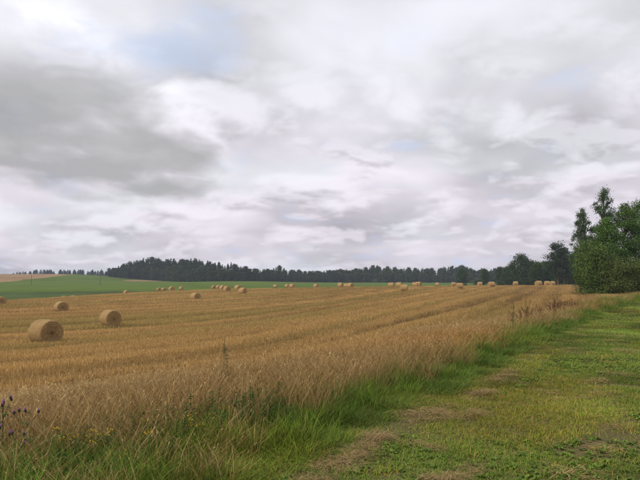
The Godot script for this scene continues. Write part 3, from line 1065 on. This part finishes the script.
func spruce(sd: int, h: float, r: float, whorls: int, col: Color) -> Dictionary:
	rng.seed = sd
	var trunk := Acc.new()
	var crown := Acc.new()
	trunk.tube([Vector3(0, -0.02 * h, 0), Vector3(0, 0.5 * h, 0), Vector3(0, 0.99 * h, 0)], [0.014 * h, 0.009 * h, 0.001 * h], 6, Color(0.10, 0.075, 0.055))
	for i in whorls:
		var t := (i + rng.randf()) / whorls
		var y := lerpf(0.08, 0.985, t) * h
		var l := r * pow(1.05 - t, 0.7) * rnd(0.75, 1.15)
		var n := 5 + rng.randi() % 3
		var turn := rnd(0, TAU)
		for k in n:
			var a := turn + TAU * k / n + rnd(-0.3, 0.3)
			var to := Vector3(cos(a), 0, sin(a))
			var side := Vector3(-to.z, 0, to.x)
			var tone := col * rnd(0.65, 1.35)
			var len := l * rnd(0.65, 1.15)
			var prev := Vector3(0, y, 0)
			for j in 3:
				var f := (j + 1) / 3.0
				var next := Vector3(0, y, 0) + to * len * f + Vector3.UP * len * (-0.6 * f + 0.25 * f * f)
				var wd := len * 0.30 * (1.1 - f * 0.75)
				var hang := Vector3.UP * -maxf(len * 0.4, 0.035 * h)
				crown.quad(prev, prev + side * wd + hang * rnd(0.5, 1.2), next + side * wd * 0.5 + hang * rnd(0.3, 1), next, tone * rnd(0.8, 1.2))
				crown.quad(prev, next, next - side * wd * 0.5 + hang * rnd(0.3, 1), prev - side * wd + hang * rnd(0.4, 1.0), tone * rnd(0.8, 1.2))
				prev = next
	return {"trunk": trunk.mesh(), "crown": crown.mesh(), "h": h}


func stand(called: String, shape: Dictionary, x: float, d: float, tall: float, label: String, group: String, material: Material, broad := 1.0, category := "tree") -> Node3D:
	var o := base(called, on_ground(x, d, -0.05), rnd(0, TAU))
	tag(o, label, category, group)
	var k: float = tall / shape.h
	o.scale = Vector3(k * broad, k, k * broad)
	part("trunk", shape.trunk, M.bark, o)
	part("crown", shape.crown, material, o)
	return o


func along_line(line: Array, x: float) -> Vector2:
	for i in line.size() - 1:
		if x <= line[i + 1].x:
			var t: float = clampf((x - line[i].x) / (line[i + 1].x - line[i].x), 0, 1)
			return Vector2(lerpf(line[i].y, line[i + 1].y, t), lerpf(line[i].z, line[i + 1].z, t))
	return Vector2(line[-1].y, line[-1].z)


func make_trees() -> void:
	# kinds for the far wood, a metre high each and scaled to their height
	var far := {"spruce_tree": [], "pine_tree": [], "leafy_tree": []}
	for i in 5: far.spruce_tree.append(spruce(2000 + i, 15.0, rnd(2.2, 2.7), 30, Color(0.046, 0.074, 0.028)))
	for i in 3: far.pine_tree.append(leafy(2020 + i, 15.0, 2.3, 0.3, 34, 2200, 0.4, Color(0.058, 0.08, 0.028), Color(0.16, 0.09, 0.055), 0.6, 0.4))
	for i in 4: far.leafy_tree.append(leafy(2040 + i, 13.0, 2.7, 0.06, 44, 2600, 0.42, [Color(0.07, 0.10, 0.028), Color(0.085, 0.10, 0.034), Color(0.06, 0.095, 0.03), Color(0.095, 0.12, 0.036)][i], Color(0.09, 0.08, 0.065), 0.6, 0.38))
	var says := {"spruce_tree": "dark pointed spruce standing in the long wood behind the green crop", "pine_tree": "dark pine with a bare lower trunk in the long wood behind the crop", "leafy_tree": "round crowned leafy tree standing in the long wood behind the crop"}
	# the edge of the wood: x, distance, height of its trees
	var wood := [Vector3(-199, 592, 8.5), Vector3(-187, 582, 12.5), Vector3(-177, 572, 16), Vector3(-164, 567, 18), Vector3(-152, 562, 19.5), Vector3(-129, 542, 19.5), Vector3(-103, 502, 18.5), Vector3(-89, 487, 17),
		Vector3(-76, 482, 15), Vector3(-65, 482, 12.8), Vector3(-55, 492, 10), Vector3(-47, 512, 9.8), Vector3(-37, 522, 11.5), Vector3(-27, 542, 10.6), Vector3(-18, 562, 9.6), Vector3(9, 582, 10.6), Vector3(38, 592, 12.6),
		Vector3(53, 592, 14.8), Vector3(75, 592, 13), Vector3(102, 582, 12.6), Vector3(116, 562, 13.4), Vector3(123, 542, 14.6), Vector3(133, 542, 11.6), Vector3(143, 522, 11.2), Vector3(175, 470, 12)]
	rng.seed = 3000
	var x := -200.0
	while x < 176:
		for row in 4:
			var px := x + rnd(-1.2, 1.2)
			var e := along_line(wood, px)
			if px > -60: e.y *= 1.08
			var tall := e.y * (rnd(0.42, 0.75) if row == 0 else rnd(0.82, 1.04))
			if rng.randf() < 0.12: tall *= rnd(1.04, 1.14)
			var pick := rng.randf()
			var kind := "leafy_tree" if pick < (0.8 if row == 0 else 0.32) else ("spruce_tree" if pick < 0.82 else "pine_tree")
			if px < -70 and row > 0 and kind == "leafy_tree": kind = "spruce_tree"
			var shape: Dictionary = far[kind][rng.randi() % far[kind].size()]
			var keep := rng.state
			stand(kind, shape, px, e.x + row * 5.5 + rnd(-2, 2), tall, says[kind], "trees of the long wood", M.far_leaf, (rnd(1.15, 1.6) if kind == "spruce_tree" else rnd(0.9, 1.2)) * clampf(14.0 / tall, 1.0, 1.6))
			rng.state = keep + 12345
		x += 3.0
	# the row of conifers behind the rise
	rng.seed = 3100
	x = -425.0
	while x < -285:
		if not (x > -405 and x < -398):
			var tall := (12.5 if x < -400 else 15.0) * rnd(0.85, 1.08)
			stand("far_conifer", far.spruce_tree[rng.randi() % 5], x, 880 + rnd(-25, 25), tall, "small far spruce in the open row behind the tan rise", "conifers behind the rise", M.far_leaf, rnd(1.9, 2.6))
		x += rnd(1.0, 2.4)
	x = -590.0
	while x < -535:
		stand("leafy_tree", far.leafy_tree[rng.randi() % 4], x, 1090 + rnd(-15, 15), rnd(8, 10.5), "tiny leafy tree of the low clump behind the tan rise", "low clump behind the rise", M.far_leaf, 1.4)
		x += 4.0

	# the nearer trees beyond the right end of the stubble
	var mid_leaf := []
	for i in 4: mid_leaf.append(leafy(2100 + i, 12.0, 3.6, 0.08, 54, 6500, 0.28, Color(0.052, 0.088, 0.024), Color(0.08, 0.065, 0.05), 0.55, 0.36))
	var mid_pine := []
	for i in 2: mid_pine.append(leafy(2120 + i, 13.0, 2.8, 0.2, 44, 6000, 0.24, Color(0.042, 0.072, 0.028), Color(0.17, 0.095, 0.06), 0.5, 0.36))
	var mid_spruce := spruce(2130, 12.0, 2.6, 34, Color(0.022, 0.042, 0.022))
	rng.seed = 3200
	var group := "trees behind the right end of the stubble"
	var dark := "dark bushy leafy tree in the row behind the bales' far end"
	for q in [[86.0, 300, 9.4, 0], [80.0, 306, 8.6, 1], [84.5, 284, 9.0, 1], [83.2, 271, 9.8, 2], [90.0, 272, 11.0, 3], [96.8, 280, 10.9, 1], [87.5, 246, 9.2, 2], [84.5, 232, 9.0, 0], [83.0, 216, 9.4, 3], [87.6, 216, 11.3, 1], [91.0, 220, 10.6, 2], [95.5, 222, 11.0, 0], [100, 236, 11, 3], [77.5, 224, 8.0, 1], [72.0, 318, 8.6, 3]]:
		stand("bushy_tree", mid_leaf[q[3]], q[0], q[1], q[2], dark, group, M.leaf, rnd(0.95, 1.2))
	stand("bushy_tree", mid_leaf[2], 83.9, 262.0, 13.0, "broad dark tree rising over its neighbours left of the thin spruce", group, M.leaf, 1.15)
	stand("spruce_tree", mid_spruce, 91.5, 270.0, 11.8, "thin pointed spruce between the broad dark tree and the open pine", group, M.far_leaf, 0.8)
	stand("pine_tree", mid_pine[0], 77.4, 205.0, 13.6, "tall open crowned pine standing over the leafy trees", group, M.leaf, 1.15)
	stand("pine_tree", mid_pine[1], 80.6, 208.0, 12.6, "shorter open pine with its crown against the tallest pine", group, M.leaf, 1.0)
	var bush_kind := [leafy(2140, 3.0, 2.0, 0.05, 30, 2600, 0.17, Color(0.045, 0.075, 0.026), Color(0.08, 0.065, 0.05), 0.35, 0.4), leafy(2141, 3.0, 2.2, 0.05, 30, 2600, 0.17, Color(0.038, 0.062, 0.022), Color(0.08, 0.065, 0.05), 0.35, 0.4)]
	for q in [[74.5, 230], [78.2, 228], [81.8, 229], [85.8, 230], [89.6, 228], [93.0, 229], [77.0, 262], [73.0, 290], [80.0, 262]]:
		stand("bush", bush_kind[int(q[1]) % 2], q[0], q[1], rnd(2.6, 3.8), "low dark bush at the foot of the trees behind the bales", "bushes under the far trees", M.leaf, rnd(1.0, 1.4), "bush")
	var willow := leafy(2150, 4.0, 2.8, 0.04, 26, 1500, 0.16, Color(0.085, 0.12, 0.055), Color(0.08, 0.065, 0.05), 0.35, 0.4)
	for q in [[99.0, 400], [103.0, 402], [49.0, 560]]:
		stand("willow_bush", willow, q[0], q[1], rnd(3.4, 4.6), "pale green rounded willow bush before the dark wood", "pale willow bushes", M.leaf, 1.3, "bush")

	# the thicket at the end of the dead grass
	rng.seed = 3300
	var aspen_leaf := Color(0.10, 0.18, 0.038)
	var thicket := "trees of the thicket by the track"
	stand("young_aspen", leafy(2200, 8.4, 1.05, 0.12, 70, 7000, 0.065, Color(0.075, 0.125, 0.055), Color(0.13, 0.13, 0.10), 0.75, 0.26, 0.3), 25.7, 62.0, 8.3, "slim young aspen with sparse leaves standing apart at the thicket's field side", thicket, M.leaf)
	stand("young_aspen", leafy(2201, 11.0, 1.9, 0.15, 120, 19000, 0.065, Color(0.078, 0.13, 0.05), Color(0.13, 0.13, 0.10), 0.75, 0.2, 0.3), 29.0, 64.0, 11.0, "tallest aspen of the thicket with thin see-through top", thicket, M.leaf)
	stand("young_aspen", leafy(2202, 9.0, 1.3, 0.3, 80, 10000, 0.065, Color(0.075, 0.125, 0.048), Color(0.13, 0.13, 0.10), 0.75, 0.24, 0.3), 27.3, 64.5, 8.9, "middling aspen between the slim one and the tallest one", thicket, M.leaf)
	stand("alder_tree", leafy(2210, 7.4, 2.1, 0.04, 130, 21000, 0.075, aspen_leaf, Color(0.07, 0.06, 0.05), 0.8, 0.21), 27.6, 60.5, 7.4, "dense alder in front of the tallest aspen, leaves down to the ground", thicket, M.leaf)
	stand("alder_tree", leafy(2211, 9.0, 2.5, 0.06, 150, 25000, 0.075, aspen_leaf * 0.92, Color(0.07, 0.06, 0.05), 0.7, 0.2), 30.4, 62.6, 9.0, "broad dense alder beside the tallest aspen away from the field", thicket, M.leaf)
	stand("alder_tree", leafy(2212, 9.8, 2.4, 0.06, 140, 24000, 0.075, aspen_leaf * 0.9, Color(0.07, 0.06, 0.05), 0.7, 0.21), 33.4, 65.0, 9.9, "tall dense alder nearest the track at the thicket's far end", thicket, M.leaf)
	stand("alder_tree", leafy(2213, 10.0, 2.6, 0.06, 95, 20000, 0.09, aspen_leaf * 0.9, Color(0.07, 0.06, 0.05), 0.45, 0.3), 36.6, 67.0, 10.2, "dense alder behind the end of the thicket along the track", thicket, M.leaf)
	var shrubs := [leafy(2220, 4.4, 1.9, 0.03, 60, 14000, 0.08, Color(0.10, 0.155, 0.038), Color(0.07, 0.06, 0.05), 0.35, 0.33), leafy(2221, 4.0, 1.7, 0.03, 60, 13000, 0.08, Color(0.11, 0.145, 0.04), Color(0.07, 0.06, 0.05), 0.35, 0.33)]
	var k := 0
	for q in [[26.0, 58.8, 4.4, 0.85], [27.0, 57.4, 3.4, 0.9], [25.8, 60.4, 5.0, 0.7], [28.3, 58.4, 3.4, 1.05], [30.6, 59.4, 3.2, 1.05], [32.6, 61.6, 3.4, 1.1], [34.8, 63.6, 3.4, 1.1]]:
		stand("alder_shrub", shrubs[k % 2], q[0], q[1], q[2], "low leafy alder shrub at the foot of the thicket", "shrubs of the thicket", M.leaf, q[3], "shrub")
		k += 1


func make_poles() -> void:
	var i := 0
	for q in [[-151.3, 330.0], [-115.6, 331.0]]:
		var o := base("utility_pole", on_ground(q[0], q[1], -0.1))
		tag(o, ["thin dark utility pole before the tan rise", "thin dark utility pole standing in the middle of the green crop"][i], "pole", "utility poles in the crop")
		var shaft := Acc.new()
		shaft.tube([Vector3.ZERO, Vector3(0, 3, 0), Vector3(0, 5.8, 0)], [0.11, 0.1, 0.085], 10, Color(0.12, 0.11, 0.10))
		shaft.tube([Vector3(0, 5.8, 0), Vector3(0, 5.86, 0)], [0.085, 0.02], 10, Color(0.07, 0.06, 0.05))
		part("shaft", shaft.mesh(), M.pole, o)
		var peg := Acc.new()
		peg.tube([Vector3(0.1, 5.6, 0), Vector3(0.2, 5.62, 0), Vector3(0.21, 5.72, 0), Vector3(0.21, 5.8, 0)], [0.015, 0.015, 0.04, 0.02], 8, Color(0.5, 0.5, 0.48))
		part("insulator", peg.mesh(), M.pole, o)
		i += 1


# ---------------------------------------------------------------- the scene
func _ready() -> void:
	var cam := Camera3D.new()
	cam.name = "camera"
	cam.position = Vector3(0, 1.6, 0)
	cam.rotation_degrees = Vector3(3.46, 0, 0)
	cam.fov = 41.83
	cam.near = 0.05
	cam.far = 12000
	add_child(cam)
	cam.current = true

	var env := Environment.new()
	env.background_mode = Environment.BG_SKY
	var pano := PanoramaSkyMaterial.new()
	pano.panorama = make_sky()
	env.sky = Sky.new()
	env.sky.sky_material = pano
	env.tonemap_mode = Environment.TONE_MAPPER_LINEAR
	env.tonemap_exposure = 1.08
	env.fog_enabled = true
	env.fog_density = 0.00026
	env.fog_light_color = Color(0.80, 0.84, 0.92)
	env.sdfgi_enabled = true
	env.ssao_enabled = true
	env.ssil_enabled = true
	var we := WorldEnvironment.new()
	we.name = "environment"
	we.environment = env
	add_child(we)

	var sun := DirectionalLight3D.new()
	sun.name = "sun"
	sun.light_energy = 0.5
	sun.light_color = Color(1.0, 0.96, 0.9)
	sun.light_angular_distance = 14
	sun.shadow_enabled = true
	add_child(sun)
	sun.look_at_from_position(Vector3(-75, 58, 30), Vector3.ZERO)

	patch_noise = noise(0.02, 3, 3)
	fine_noise = noise(0.05, 3, 4)
	make_materials()
	print("sky and materials ", Time.get_ticks_msec())
	make_ground()
	print("ground ", Time.get_ticks_msec())
	make_trees()
	print("trees ", Time.get_ticks_msec())
	make_bales()
	make_poles()
	print("bales ", Time.get_ticks_msec())
	make_grass()
	print("grass ", Time.get_ticks_msec())
	make_plants()
	print("all ", Time.get_ticks_msec())
